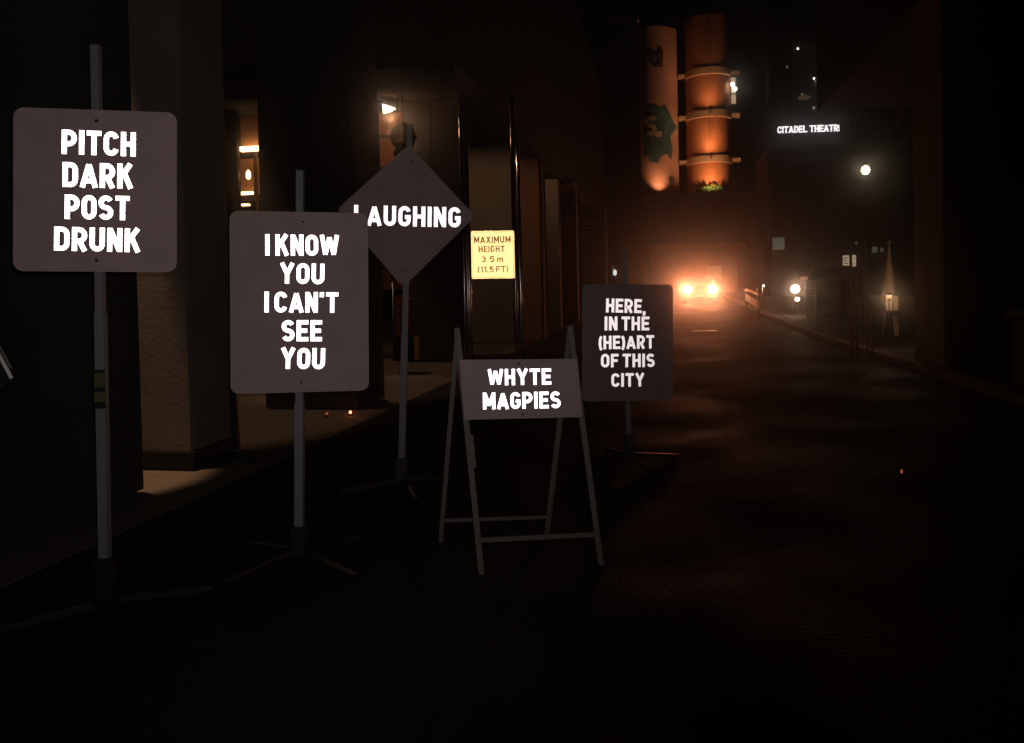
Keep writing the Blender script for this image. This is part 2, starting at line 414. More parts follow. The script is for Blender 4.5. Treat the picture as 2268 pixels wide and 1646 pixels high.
pier(-4.9, -3.84, 6.0, .68, 5.295, 'narrow pier with a brown lit face right of the PITCH DARK sign', 'concrete', .14)
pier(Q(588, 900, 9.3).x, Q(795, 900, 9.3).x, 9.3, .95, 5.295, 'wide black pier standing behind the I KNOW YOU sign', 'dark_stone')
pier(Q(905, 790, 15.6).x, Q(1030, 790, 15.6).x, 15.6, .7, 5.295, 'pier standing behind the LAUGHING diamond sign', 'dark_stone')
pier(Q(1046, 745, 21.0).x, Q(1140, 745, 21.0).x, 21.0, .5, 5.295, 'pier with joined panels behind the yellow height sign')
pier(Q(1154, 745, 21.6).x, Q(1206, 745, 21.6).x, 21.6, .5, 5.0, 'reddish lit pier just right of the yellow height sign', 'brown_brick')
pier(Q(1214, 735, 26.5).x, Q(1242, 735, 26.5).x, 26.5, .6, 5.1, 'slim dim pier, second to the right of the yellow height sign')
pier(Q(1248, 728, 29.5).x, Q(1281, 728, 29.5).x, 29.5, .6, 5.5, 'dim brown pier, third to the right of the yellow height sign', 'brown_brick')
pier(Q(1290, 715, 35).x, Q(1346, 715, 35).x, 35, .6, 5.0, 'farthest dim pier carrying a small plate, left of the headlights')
# glossy downpipes at pier corners that glint in the headlights
for px, yb, lab in ((1031, 15.3, 'leftmost glinting black pole, under the left edge of the yellow sign'), (1042, 15.35, 'thin glinting black pole just inside the left edge of the yellow sign'),
                    (1144, 15.5, 'glinting black pole under the right edge of the yellow sign'), (1154, 20.4, 'bright glinting pole just right of the yellow sign'),
                    (1206, 26.2, 'faint glinting pole between the reddish pier and the slim pier'), (1241, 29.0, 'bright glinting pole in front of the dim piers'),
                    (1275, 34.4, 'left one of two close glinting poles beside the HERE sign'), (1283, 34.6, 'right one of two close glinting poles beside the HERE sign')):
    g = Q(px, 740, yb); g.z = gz(yb) + .02
    t = thing('drain_pole', g, lab, 'pole', 'glossy black poles along the arcade')
    rr = .045 if yb < 20 else .07
    obj('pipe', TB([g, Vector((g.x, g.y, 5.29))], rr, 24), 'gloss_black', t, True)
    obj('collar', lathe([(rr + .03, 0), (rr + .03, .05), (rr + .012, .08), (rr + .002, .08)], g), 'black', t)
# lit room seen between the second and third pier
rm = thing('lit_shopfront', (-8, 16, 0), 'warm lit shop interior glimpsed between two dark piers', 'shopfront')
y = 16.0
def qbox(x0, y0, x1, y1, Y, dy):                         # box whose front face spans those pixels at street distance Y
    a, b = Q(x0, y0, Y), Q(x1, y1, Y); return BX((a.x, Y, a.z), (b.x, Y + dy, b.z))
obj('upper_wall', qbox(531, 236, 590, 330, y, .2), 'interior', rm)
obj('light_strip', qbox(531, 325, 590, 332, y - .14, .1), 'lamp_strip', rm)
obj('lower_wall', qbox(531, 335, 590, 428, y + .25, .2), 'interior', rm)
obj('light_strip', qbox(531, 425, 557, 431, y - .02, .1), 'lamp_strip', rm)
obj('ledge', qbox(531, 432, 590, 442, y, .3), 'black', rm)
obj('light_strip', qbox(532, 452, 549, 455, y - .05, .1), 'lamp_strip', rm)
obj('mullion', qbox(560, 336, 569, 470, y - .35, .1), 'interior', rm)
obj('blackout_side', qbox(440, 120, 530, 480, y - .6, .1), 'black', rm)  # black sheet added to keep the side of the opening dark
obj('blackout_top', qbox(531, 120, 600, 235, y - .6, .1), 'black', rm)  # black sheet added where only darkness shows above the room
obj('door_frame', qbox(531, 340, 590, 348, y - .1, .08), 'black', rm)
p = Q(550, 387, y - .3); obj('pendant', lathe([(.02, -.1), (.05, -.06), (.05, .04), (.015, .1)], p, 16), 'lamp_strip', rm, True)
# orange wall with shaded lamp in the slot between pier three and four
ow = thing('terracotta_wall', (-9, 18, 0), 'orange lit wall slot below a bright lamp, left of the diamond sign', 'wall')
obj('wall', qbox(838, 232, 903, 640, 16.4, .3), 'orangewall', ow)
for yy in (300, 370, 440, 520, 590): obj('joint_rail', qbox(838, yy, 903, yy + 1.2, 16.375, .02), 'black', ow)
p = Q(858, 238, 15.2)
wl = thing('wall_lamp', p, 'bright white shaded lamp at the top of the orange wall slot', 'lamp')
bm = bmesh.new(); hexa(bm, [Q(847, 231, 15.2), Q(849, 252, 15.2), Q(868, 247, 15.2), Q(876, 241, 15.2), Q(847, 230, 15.5), Q(849, 252, 15.5), Q(868, 247, 15.5), Q(876, 241, 15.5)])
obj('diffuser', bm, 'lamp_white', wl)
bm = bmesh.new(); bar(bm, Q(845, 229, 15.3), Q(880, 241, 15.3), .5, .03, (0, 1, 0)); obj('shade', bm, 'black', wl)
lo = lamp('wall_lamp_light', 'POINT', Q(866, 262, 14.9), 13, (1, .5, .25), .08); lo.parent = wl; lo.matrix_parent_inverse = Matrix.Translation(-wl.location)
for px, py, s_, lab in ((893, 303, .26, 'dark round lantern hanging beside the tip of the diamond sign'), (883, 338, .11, 'small dark lantern hanging left of the diamond sign tip')):
    p = Q(px, py, 14.2); t = thing('hanging_lantern', p, lab, 'lantern')
    obj('body', lathe([(s_ * .35, -s_), (s_ * .8, -s_ * .55), (s_, 0), (s_ * .75, s_ * .6), (s_ * .25, s_)], p, 10), 'black', t)
    obj('cord', TB([p + Vector((0, 0, s_)), Vector((p.x, p.y, 5.29))], .012, 8), 'black', t)
# wall cabinet with glints behind the diamond post
cb = thing('wall_cabinet', Q(885, 740, 13.5), 'dim reddish cabinet on legs behind the diamond sign post', 'cabinet')
obj('cabinet_panel', qbox(874, 655, 903, 745, 13.5, .3), 'orangewall', cb)
obj('frame_bar', TB([Q(869, 605, 13.4), Q(871, 745, 13.4)], .02, 12), 'gloss_black', cb, True)
obj('frame_bar', TB([Q(870, 664, 13.4), Q(912, 664, 13.4)], .012, 8), 'orangewall', cb)
obj('kick_plate', qbox(870, 747, 918, 800, 13.5, .3), 'black', cb)

# ceiling downlights over the arcade floor
def downlight(x, y, e, lab, size=75, tgt=None, col=(1, .58, .33)):
    z = 4.93 if False else 5.29
    t = thing('ceiling_downlight', (x, y, z), lab, 'lamp', 'downlights in the arcade soffit')
    obj('housing', lathe([(.13, 0), (.13, -.1), (.10, -.1), (.10, -.02)], (x, y, z)), 'black', t)
    obj('lens', lathe([(.095, -.03), (.095, -.02)], (x, y, z)), 'lamp_strip', t)
    l = lamp('downlight_beam', 'SPOT', (x, y, z - .12), e, col, .06, tgt or (x, y, 0), size, .45)
    l.parent = t; l.matrix_parent_inverse = Matrix.Translation(-t.location)
downlight(-4.5, 5.66, 700, 'recessed downlight over the gap between the two nearest piers', 22)
downlight(-5.3, 8.5, 150, 'recessed downlight over the arcade floor behind the second pier', 50)
downlight(-4.4, 11.4, 150, 'recessed downlight over the floor right behind the wide black pier', 44)
downlight(-5.6, 14.2, 110, 'recessed downlight over the arcade floor behind the diamond sign', 56)
downlight(-4.6, 17.8, 80, 'recessed downlight before the panelled pier', 105, (-4.4, 21, 1.6))
downlight(-3.7, 24.6, 34, 'downlight added to light the slim far piers', 110, (-4.0, 29, 2.0))  # no lamp seen here, added to brighten the far piers
# far left item with pale slanted stripes
t = thing('leaning_panel', P(8, 800, 3.0), 'dark leaning panel with two pale slanted stripes at the left edge', 'panel')
sfm, sw, sh = frame([(-90, 700), (-2, 745), (30, 870), (-60, 880)], 3.0, 3.05)
bm = bmesh.new(); hexa(bm, [P(-80, 700, 3.05), P(-6, 760, 3.05), P(26, 842, 3.05), P(-40, 900, 3.05), P(-80, 700, 3.09), P(-6, 760, 3.09), P(26, 842, 3.09), P(-40, 900, 3.09)]); obj('panel', bm, 'black', t)
obj('stripe', BAR(P(-8, 775, 3.03), P(26, 838, 3.03), .012, .004), 'whiteplate', t)
obj('stripe', BAR(P(-8, 755, 3.03), P(25, 816, 3.03), .005, .004), 'galv', t)
obj('prop', BAR(P(-40, 880, 3.2), G(-60, 1500), .03, .03), 'black', t)
# dark leaning post in front of the lit floor
t = thing('slim_post', G(524, 1000), 'slim black slanted post in front of the lit floor', 'post')
obj('shaft', BAR(P(515, 860, 7.0), P(524, 990, 7.0), .055, .05), 'black', t)
g = P(524, 990, 7.0); obj('foot', lathe([(.2, 0), (.2, .03), (.06, .07), (.03, .07)], (g.x, g.y, .02)), 'black', t)
# small red marker lamps
for px, py, mm, lab in ((724, 918, 'reddim', 'left and fainter small red marker lamp low behind the I KNOW YOU post'), (776, 915, 'red', 'right and brighter small red marker lamp below the I KNOW YOU sign'), (1997, 1047, 'reddim', 'tiny lone red lamp on the dark road at right')):
    g = G(px, py, .03); r_ = .016 if px < 1500 else .008
    t = thing('marker_lamp', g, lab, 'lamp', 'tiny red marker lamps on the ground')
    obj('case', lathe([(r_ * 2, -.03), (r_ * 2, -.012), (r_, -.004)], g, 16), 'black', t)
    obj('lens', lathe([(r_ * .4, -.004), (r_, .004), (r_ * .8, .018), (r_ * .2, .026)], g, 16), mm, t, True)

# ---- right side: pier, wall, planter
rp = thing('corner_pier', (4.8, 12.9, 0), 'brown lit corner pier on the right carrying a bronze plaque', 'pillar')
obj('core', BX((4.22, 12.92, .12), (5.5, 14.28, 5.9)), 'dark_stone', rp)
for i in range(2): obj('facing_panel', BX((4.19, 12.9 + i * .70, .125), (4.215, 13.59 + i * .70, 5.89), .004), 'stone', rp)  # paler concrete on the street side carries the light falling there
for i in range(2): obj('facing_panel', BX((4.225 + i * .64, 12.88, .125), (4.855 + i * .64, 12.915, 5.89), .004), 'concrete', rp)
ry = (lambda px: 4.17 / ((ray(px, 600).x) / ray(px, 600).y))
y0p, y1p = ry(2003), ry(1990)
z0p = (CP + ray(2003, 262) * (y0p / ray(2003, 262).y)).z; z1p = (CP + ray(2003, 143) * (y0p / ray(2003, 143).y)).z
t = thing('wall_plaque', (4.18, y0p, z0p), 'tall narrow reddish bronze plaque on the right corner pier', 'plaque')
obj('plate', BX((4.165, y0p, z0p), (4.185, y1p, z1p), .004), 'plaque', t)
for i in range(7):
    zz = z0p + (z1p - z0p) * (i + .7) / 8
    obj('text_row', BX((4.160, y0p + .03, zz), (4.1648, y1p - .04 - (i % 3) * .03, zz + .03)), 'darkprint', t)
rb = thing('right_building', (8, 20, 0), 'unlit building rising above the right corner pier', 'building')
obj('upper_wall', BX((4.15, 12.6, 5.91), (11.9, 22, 13)), 'dark_stone', rb)
obj('side_wall', BX((7.6, 4, .12), (7.9, 22, 5.9)), 'dark_stone', rb)
obj('glazing', BX((5.52, 14.0, .13), (7.55, 14.06, 5.8)), 'glass', rb)
pl = thing('planter_wall', (4.6, 8.5, 0), 'low concrete planter wall at the right edge', 'planter')
obj('street_side', BX((4.2, 4.0, .12), (4.42, 10.6, .98), .01), 'concrete', pl)
obj('end_side', BX((4.425, 10.38, .12), (6.6, 10.6, .98), .01), 'concrete', pl)
obj('coping', BX((4.15, 3.98, .985), (4.5, 10.66, 1.05), .01), 'stone', pl)

# ---- far underpass, drum columns
YU = 56
uz = lambda px, py, Y=YU: Q(px, py, Y).z
ux = lambda px, Y=YU: Q(px, 500, Y).x
ub = thing('bridge_building', (ux(1540), YU, gz(YU)), 'building over the street end with a ledge and a low red lit beam', 'building')
obj('ledge', BX((ux(1425), YU - 1, uz(1530, 456)), (ux(1642), YU + 8, uz(1530, 433))), 'stone', ub)
obj('fascia', BX((ux(1428), YU + .2, uz(1530, 540)), (ux(1648), YU + 2, uz(1530, 457))), 'dark_stone', ub)
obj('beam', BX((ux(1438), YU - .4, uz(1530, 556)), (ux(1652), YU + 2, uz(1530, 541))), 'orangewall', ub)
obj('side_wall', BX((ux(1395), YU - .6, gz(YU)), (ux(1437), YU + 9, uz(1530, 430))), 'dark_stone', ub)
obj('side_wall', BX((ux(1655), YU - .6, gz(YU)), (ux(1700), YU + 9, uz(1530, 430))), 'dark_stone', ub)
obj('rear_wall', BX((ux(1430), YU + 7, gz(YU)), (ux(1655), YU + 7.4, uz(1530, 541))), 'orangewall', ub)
obj('upper_wall', BX((ux(1355), YU + 6, uz(1530, 432)), (ux(1660), YU + 8, uz(1530, 60))), 'dark_stone', ub)
obj('parapet', BX((ux(1352), YU + 5.8, uz(1530, 59)), (ux(1510), YU + 6.3, uz(1530, 52))), 'stone', ub)
yc = YU + 2.5; zb = uz(1530, 432) + .02
def drum(pxl, pxr, pyt, m, lab, bands, nm):
    c = Q((pxl + pxr) / 2, 400, yc); r_ = (Q(pxr, 400, yc).x - Q(pxl, 400, yc).x) / 2
    t = thing(nm, (c.x, yc, zb), lab, 'column'); zt = Q(1570, pyt, yc).z
    prev = zb; cuts = [Q(1570, b, yc - r_).z for b in bands]
    for z in cuts + [zt]:
        obj('drum_section', lathe([(r_, prev + .02 - zb), (r_, z - .02 - zb)], (c.x, yc, zb), 48), m, t, True); prev = z
    for z in cuts:
        obj('ring_band', lathe([(r_ + .05, z - .27 - zb), (r_ + .09, z - .25 - zb), (r_ + .09, z + .22 - zb), (r_ + .04, z + .25 - zb)], (c.x, yc, zb), 48), 'band', t, False)
    return t, c, r_
drum_t, c2, r2 = drum(1522, 1620, 45, 'copper', 'rust coloured banded drum column lit by an uplight', (351, 250, 155), 'drum_column'); t = drum_t
for b in (351, 250, 155):                                # ledge brackets running to the left and right of each ring
    z = Q(1570, b, yc - r2).z
    for x0, x1 in ((1505, 1521), (1621, 1640)): obj('bracket', BX((Q(x0, 400, yc).x, yc - .5, z - .12), (Q(x1, 400, yc).x, yc + .4, z + .1)), 'band', t)
t1, c1, r1 = drum(1398, 1504, 64, 'muralstone', 'pale drum column with a dark teal printed figure and letters', (), 'mural_column')
for px in (1513, 1626):  # black strips put in for the dark gaps beside the drums
    t = thing('dark_gap', Q(px, 430, yc + .5), 'black strip standing in for the dark gap ' + ('between the two drum columns' if px < 1550 else 'right of the rust coloured drum column'), 'post')
    obj('post', BX((Q(px - 4, 400, yc).x, yc + .6, zb), (Q(px + 5, 400, yc).x, yc + .9, Q(px, 60, yc).z)), 'black', t)
# print wrapped on the pale drum
def wrap(px, py, off=.03):
    x = Q(px, py, yc - r1).x; q = max(-.999, min(.999, (x - c1.x) / r1)); z = Q(px, py, yc - r1).z
    return Vector((c1.x + (r1 + off) * q, yc - (r1 + off) * math.sqrt(max(0, 1 - q * q)), z))
def patch(outline, m, off, name='print'):
    bm = bmesh.new(); vs = [bm.verts.new((x, y, 0)) for x, y in outline]; bm.faces.new(vs)
    bmesh.ops.triangulate(bm, faces=bm.faces); bmesh.ops.subdivide_edges(bm, edges=bm.edges, cuts=3, use_grid_fill=True)
    for v in bm.verts: v.co = wrap(v.co.x, v.co.y, off)
    return obj(name, bm, m, t1)
patch([(1428, 222), (1437, 240), (1450, 232), (1462, 238), (1474, 232), (1482, 246), (1492, 268), (1500, 276), (1478, 280), (1484, 300), (1490, 330), (1486, 352), (1479, 322), (1473, 316), (1477, 340), (1468, 318), (1452, 312), (1444, 330), (1440, 360), (1434, 344), (1428, 352), (1427, 300), (1430, 262)], 'teal', .03)
patch([(1432, 335), (1444, 326), (1452, 340), (1462, 352), (1456, 362), (1440, 358)], 'teal', .035)
patch([(1451, 290), (1466, 291), (1465, 304), (1451, 304)], 'stone', .06)
patch([(1480, 392), (1488, 388), (1494, 396), (1486, 404)], 'teal', .03)
def wtext(ch, px, py, w, h, m, s=.2):
    gl, ww = glyph(ch, s); bm = bmesh.new()
    for k, st in enumerate(gl): ribbon(bm, st, s * h, Matrix.Identity(4), w / ww, h, 0, .1)
    for v in bm.verts: v.co = wrap(px + v.co.x, py - v.co.y, .05 + v.co.z * .2)
    obj('letter', bm, m, t1)
wtext('S', 1430, 302, 24, 46, 'stone', .22); wtext('d', 1438, 148, 30, 40, 'darkprint', .2); wtext('I', 1424, 146, 6, 36, 'darkprint', .2)
tw_ = thing('dark_tower', (ux(1385), YU - .8, gz(YU)), 'unlit flat tower cutting off the left side of the mural column', 'building')
obj('tower_wall', BX((ux(1352), YU - 1.4, gz(YU)), (ux(1422, YU - .8), YU - .8, uz(1400, 62))), 'dark_stone', tw_)
obj('coping', BX((ux(1350), YU - 1.45, uz(1400, 61)), (ux(1423, YU - .8), YU - .75, uz(1400, 56))), 'stone', tw_)
# hedge tuft at the drum foot
t = thing('shrub', (c2.x, yc - r2 - .8, zb), 'low green shrub at the foot of the rust coloured drum', 'plant')
bm = bmesh.new()
for i in range(900):
    a = random.uniform(-1, 1); p = Vector((c2.x + a * 1.0, yc - r2 - .55 + random.uniform(-.25, .25), zb + random.random() * .55 * (1 - a * a * .6)))
    d = Vector((random.gauss(0, 1), random.gauss(0, 1), random.gauss(.5, 1))).normalized() * .09; e = d.cross(Vector((random.gauss(0, 1), 1, .3))).normalized() * .04
    bm.faces.new([bm.verts.new(p), bm.verts.new(p + d + e), bm.verts.new(p + d * 2), bm.verts.new(p + d - e)])
f = obj('foliage', bm, 'leaf', t); f['kind'] = 'stuff'
bm = bmesh.new()
for i in range(8): tube(bm, [(c2.x - .8 + i * .22, yc - r2 - .55, zb), (c2.x - .8 + i * .22 + random.uniform(-.1, .1), yc - r2 - .5, zb + .35)], .015, 6)
obj('stem', bm, 'wood', t)
# uplights at the drum feet
def uplight(x, yy, z, e, tgt, lab, size=40):
    t = thing('uplight', (x, yy, z), lab, 'lamp', 'uplights at the drum columns')
    obj('housing', lathe([(.12, 0), (.14, .16), (.12, .16), (.1, .05)], (x, yy, z)), 'black', t)
    l = lamp('uplight_beam', 'SPOT', (x, yy, z + .17), e, (1, .5, .24), .05, tgt, size, 1.0)
    l.parent = t; l.matrix_parent_inverse = Matrix.Translation(-t.location)
uplight(c2.x, yc - r2 - 1.6, zb, 1100, (c2.x, yc - r2 + .1, Q(1570, 340, yc).z), 'small uplight hidden in the shrub under the rust drum', 130)
for py, e_, lab in ((351, 620, 'small uplight on the lowest ring of the rust drum'), (250, 320, 'small uplight on the middle ring of the rust drum')):
    z = Q(1570, py, yc - r2).z
    obj('lamp_arm', BX((c2.x - .05, yc - r2 - 1.35, z - .06), (c2.x + .05, yc - r2 - .22, z + .02)), 'black', drum_t)
    uplight(c2.x, yc - r2 - 1.25, z + .03, e_, (c2.x, yc - r2 + .05, z + 3.2), lab, 130)
uplight(c1.x + .35, yc - r1 - .9, zb, 420, (c1.x + .3, yc - r1 + .1, Q(1470, 395, yc).z), 'small uplight at the foot of the pale mural drum', 78)
# twin lamp box right of the drum
t = thing('lamp_box', Q(1624, 225, yc - .5), 'tall narrow lit box with two round bulbs right of the rust drum', 'lamp')
obj('box', qbox(1619, 172, 1630, 228, yc - .5, .3), 'cream_glow', t)
obj('divider', qbox(1618.5, 207, 1630.5, 209, yc - .53, .02), 'black', t)
for px, py in ((1622, 187), (1628, 197)): obj('bulb', lathe([(.01, -.15), (.12, -.09), (.15, 0), (.12, .09), (.01, .15)], Q(px, py, yc - .75), 16), 'lamp_white', t, True)

# ---- theatre building on the right
YT = 48
th = thing('theatre_building', (ux(1850, YT), YT, gz(YT)), 'dark theatre building behind the glowing white letters', 'building')
obj('front_wall', BX((ux(1705, YT), YT, gz(YT)), (ux(2300, YT), YT + 6, Q(1800, 320, YT).z)), 'dark_stone', th)
obj('glass_front', BX((ux(1725, YT), YT + 4, Q(1800, 319, YT).z), (ux(2300, YT), YT + 4.2, Q(1800, -60, YT).z)), 'glass', th)
for i in range(9):
    x = ux(1725 + i * 62, YT); obj('mullion', BX((x, YT + 3.85, Q(1800, 318, YT).z), (x + .15, YT + 3.99, Q(1800, -60, YT).z)), 'black', th)
obj('canopy', BX((ux(1700, YT), YT - 3, Q(1800, 320, YT - 3).z), (ux(1990, YT), YT + 1, Q(1800, 308, YT - 3).z)), 'dark_stone', th)
sg = thing('theatre_sign', Q(1790, 292, YT - 3.2), 'glowing white CITADEL THEATRE letters on the theatre canopy', 'sign')
a, b = Q(1722, 295.5, YT - 3.2), Q(1866, 290.5, YT - 3.2); hh = Q(1722, 281, YT - 3.2).z - a.z
ang = math.atan2(b.z - a.z, b.x - a.x)
LM = Matrix.Translation(a) @ Matrix.Rotation(-ang, 4, 'Y') @ Matrix.Rotation(R(90), 4, 'X')
text('CITADEL THEATRE', LM, 0, (b - a).length, 0, hh, .17, 'sign_glow', sg, z=.0, serif=1, thick=.08, gap=.12, space=.5)
obj('backing_rail', BX((a.x - .1, a.y + .03, a.z + .08), (b.x + .1, a.y + .12, a.z + .14)), 'black', sg)
t = thing('flag_banner', Q(1862, 300, YT - 4), 'black hanging banner hiding the end of the theatre sign', 'banner')
obj('cloth', qbox(1859, 255, 1884, 320, YT - 4, .05), 'black', t); obj('rod', TB([Q(1856, 254, YT - 4), Q(1888, 254, YT - 4)], .04, 8), 'darksteel', t)
for i, (px, py, s_, lab) in enumerate(((1767, 108, .05, 'topmost small white lobby lamp above the theatre sign'), (1834, 142, .05, 'second highest small white lobby lamp, to the right'), (1803, 174, .055, 'small white lobby lamp in the middle of the four'), (1831, 206, .085, 'lowest and brightest lobby lamp above the theatre sign'))):
    p = Q(px, py, YT + 2); t = thing('lobby_lamp', p, lab, 'lamp', 'small lobby lamps above the theatre sign')
    obj('bulb', lathe([(.01, -s_), (s_ * .8, -s_ * .6), (s_, 0), (s_ * .8, s_ * .6), (.01, s_)], p, 14), 'lamp_white', t, True)
    obj('cord', TB([p + Vector((0, 0, s_)), p + Vector((0, 0, 4))], .015, 6), 'black', t)
t = thing('dim_lamp_shade', Q(1780, 217, YT + 2), 'faint amber lamp shade left of the brightest lobby lamp', 'lamp')
obj('shade', lathe([(.34, -.08), (.36, 0), (.12, .14)], Q(1781, 216, YT + 2), 20), mat('amber_shade', (.3, .2, .1), .6, emit=(1, .6, .25), estr=.06), t)

# street lamp globe
g = Q(1917, 377, 30); t = thing('street_lamp', (g.x, 30, gz(30)), 'street lamp with one glowing round globe on a dark pole', 'street lamp')
obj('globe', lathe([(.01, -.15), (.09, -.13), (.15, 0), (.11, .11), (.01, .15)], g, 20), 'lamp_warm', t, True)
obj('pole', TB([(g.x, 30, gz(30)), (g.x, 30, g.z - .15)], .045, 12, r2=.03), 'black', t)
obj('cap', lathe([(.16, .17), (.1, .26), (.02, .3)], g, 16), 'black', t)
l = lamp('globe_light', 'POINT', g, 3, (1, .75, .45), .2); l.parent = t; l.matrix_parent_inverse = Matrix.Translation(-t.location)

# plates and notices
def plate(x0, y0, x1, y1, Y, m, lab, cat='sign', post=False, rows=0, tilt=0):
    t = thing('notice_plate' if not post else 'road_sign', Q((x0 + x1) / 2, y1, Y), lab, cat)
    obj('plate', qbox(x0, y0, x1, y1, Y, .03), m, t)
    for i in range(rows):
        yy = y0 + (y1 - y0) * (i + .8) / (rows + .8); obj('text_row', qbox(x0 + 2, yy, x1 - 3 - (i % 2) * 3, yy + (y1 - y0) * .09, Y - .008, .006), 'darkprint', t)
    x = Q((x0 + x1) / 2, y1, Y).x; zt = Q((x0 + x1) / 2, y1, Y).z
    if post: obj('pole', TB([(x, Y + .06, gz(Y)), (x, Y + .06, zt + .3)], .03, 10), 'darksteel', t)
    else: obj('backing', qbox(x0 + 1, y0 + 1, x1 - 1, y1 - 1, Y + .031, .12), 'black', t)
    return t
plate(1711, 527, 1738, 553, 34, mat('grey_plate', (.35, .35, .3), .6, 0, .3, 6, emit=(.8, .85, .7), estr=.07), 'square dull grey panel with an added faint glow on the dark wall right of the headlights')  # emission stands in for the light this sign throws back
plate(1867, 566, 1881, 588, 32, 'cream_glow', 'small cream glowing notice, left of a close pair above the hoops', rows=3)
plate(1888, 565, 1896, 590, 32, 'cream_glow', 'narrow cream glowing notice, right of a close pair above the hoops', rows=3)
plate(1932, 547, 1943, 560, 36, 'faint_glow', 'tiny pale grey notice left of the closed umbrella')
plate(1950, 549, 1957, 558, 36, 'faint_glow', 'faintest tiny notice beside the closed umbrella')
plate(1894, 535, 1899, 541, 36, 'faint_glow', 'tiny faint grey notice above the pair of cream notices')
plate(1565, 589, 1598, 617, 50, 'paleplate', 'pale greenish square road sign behind the right headlight', post=True)
plate(1287, 493, 1321, 517, 34.6, 'plaque', 'dim reddish plate fixed on the farthest dim pier', rows=2)
# white glint beside the HERE sign pole, made as an added glowing bead
g = Q(1361, 612, 24); t = thing('glint_bracket', g, 'small added bracket with a glowing bead for the white glint left of the HERE sign pole', 'bracket')
obj('bracket_plate', BAR(Q(1358, 588, 24), Q(1361, 612, 24), .07, .03), 'whiteplate', t)
obj('glint_bead', lathe([(.01, -.09), (.05, -.05), (.055, .04), (.01, .09)], Q(1362, 604, 23.9), 12), mat('pale_glint', (.7, .7, .7), .4, emit=(.95, .97, 1), estr=.9), t, True)
obj('pole', TB([Q(1361, 612, 24), (g.x, 24, gz(24))], .03, 8), 'black', t)

# ---- yellow height sign
hs = thing('height_limit_sign', Q(1092, 800, 12.2), 'yellow MAXIMUM HEIGHT 3.5 m sign glowing between two dark poles', 'sign')
HM, hw, hh = frame([(1043, 512), (1138, 511), (1141, 616), (1045, 618)], 12.2, 12.2)
obj('board', prism(rrect(hw, hh, .02, 4), HM, -.012, .004), 'yellow', hs)
obj('backing_rail', prism(rrect(hw * .96, .05, .01, 2), HM @ Matrix.Translation((0, .2, 0)), -.06, -.014), 'darksteel', hs)
def edge(m, u0_, v0, u1_, v1, w): 
    bm = bmesh.new(); ribbon(bm, [(u0_, v0), (u1_, v1)], w, HM, 1, 1, .0045, .006); obj('border_line', bm, m, hs)
e = .018
edge('brownprint', -hw/2 + e, hh/2 - e, hw/2 - e, hh/2 - e, .004); edge('brownprint', -hw/2 + e, -hh/2 + e, hw/2 - e, -hh/2 + e, .004)
edge('brownprint', hw/2 - e, -hh/2 + e + .004, hw/2 - e, hh/2 - e - .004, .004); edge('brownprint', -hw/2 + e, -hh/2 + e + .004, -hw/2 + e, hh/2 - e - .004, .003)
lines(HM, [('MAXIMUM', 1050, 539, 1131, 538, 15), ('HEIGHT', 1060, 559, 1118, 558, 14), ('3.5 m', 1066, 581, 1114, 580, 13), ('(11.5 FT)', 1058, 604, 1126, 602, 13)],
      'brownprint', hs, .18, z=.0048, gap=.14, thick=.001)
for px, py in ((1046, 526), (1137, 525), (1048, 601), (1138, 600)):
    l_ = local(HM, px, py); obj('bolt', lathe([(.008, 0), (.008, .006)], (0, 0, 0), 10).copy() if False else prism(rrect(.02, .008, .003, 2), HM @ Matrix.Translation((l_.x, l_.y, 0)), .0045, .009), 'bolt', hs)
for px in (1031.5, 1149.5):
    a = P(px, 505, 12.26); g = Vector((a.x, a.y, .02))
    obj('post', TB([g, Vector((a.x, a.y, 2.6))], .022, 14), 'gloss_black', hs, True)
obj('cross_bar', BAR(P(1029, 530, 12.25), P(1152, 529, 12.25), .03, .02, (0, 0, 1)), 'darksteel', hs)

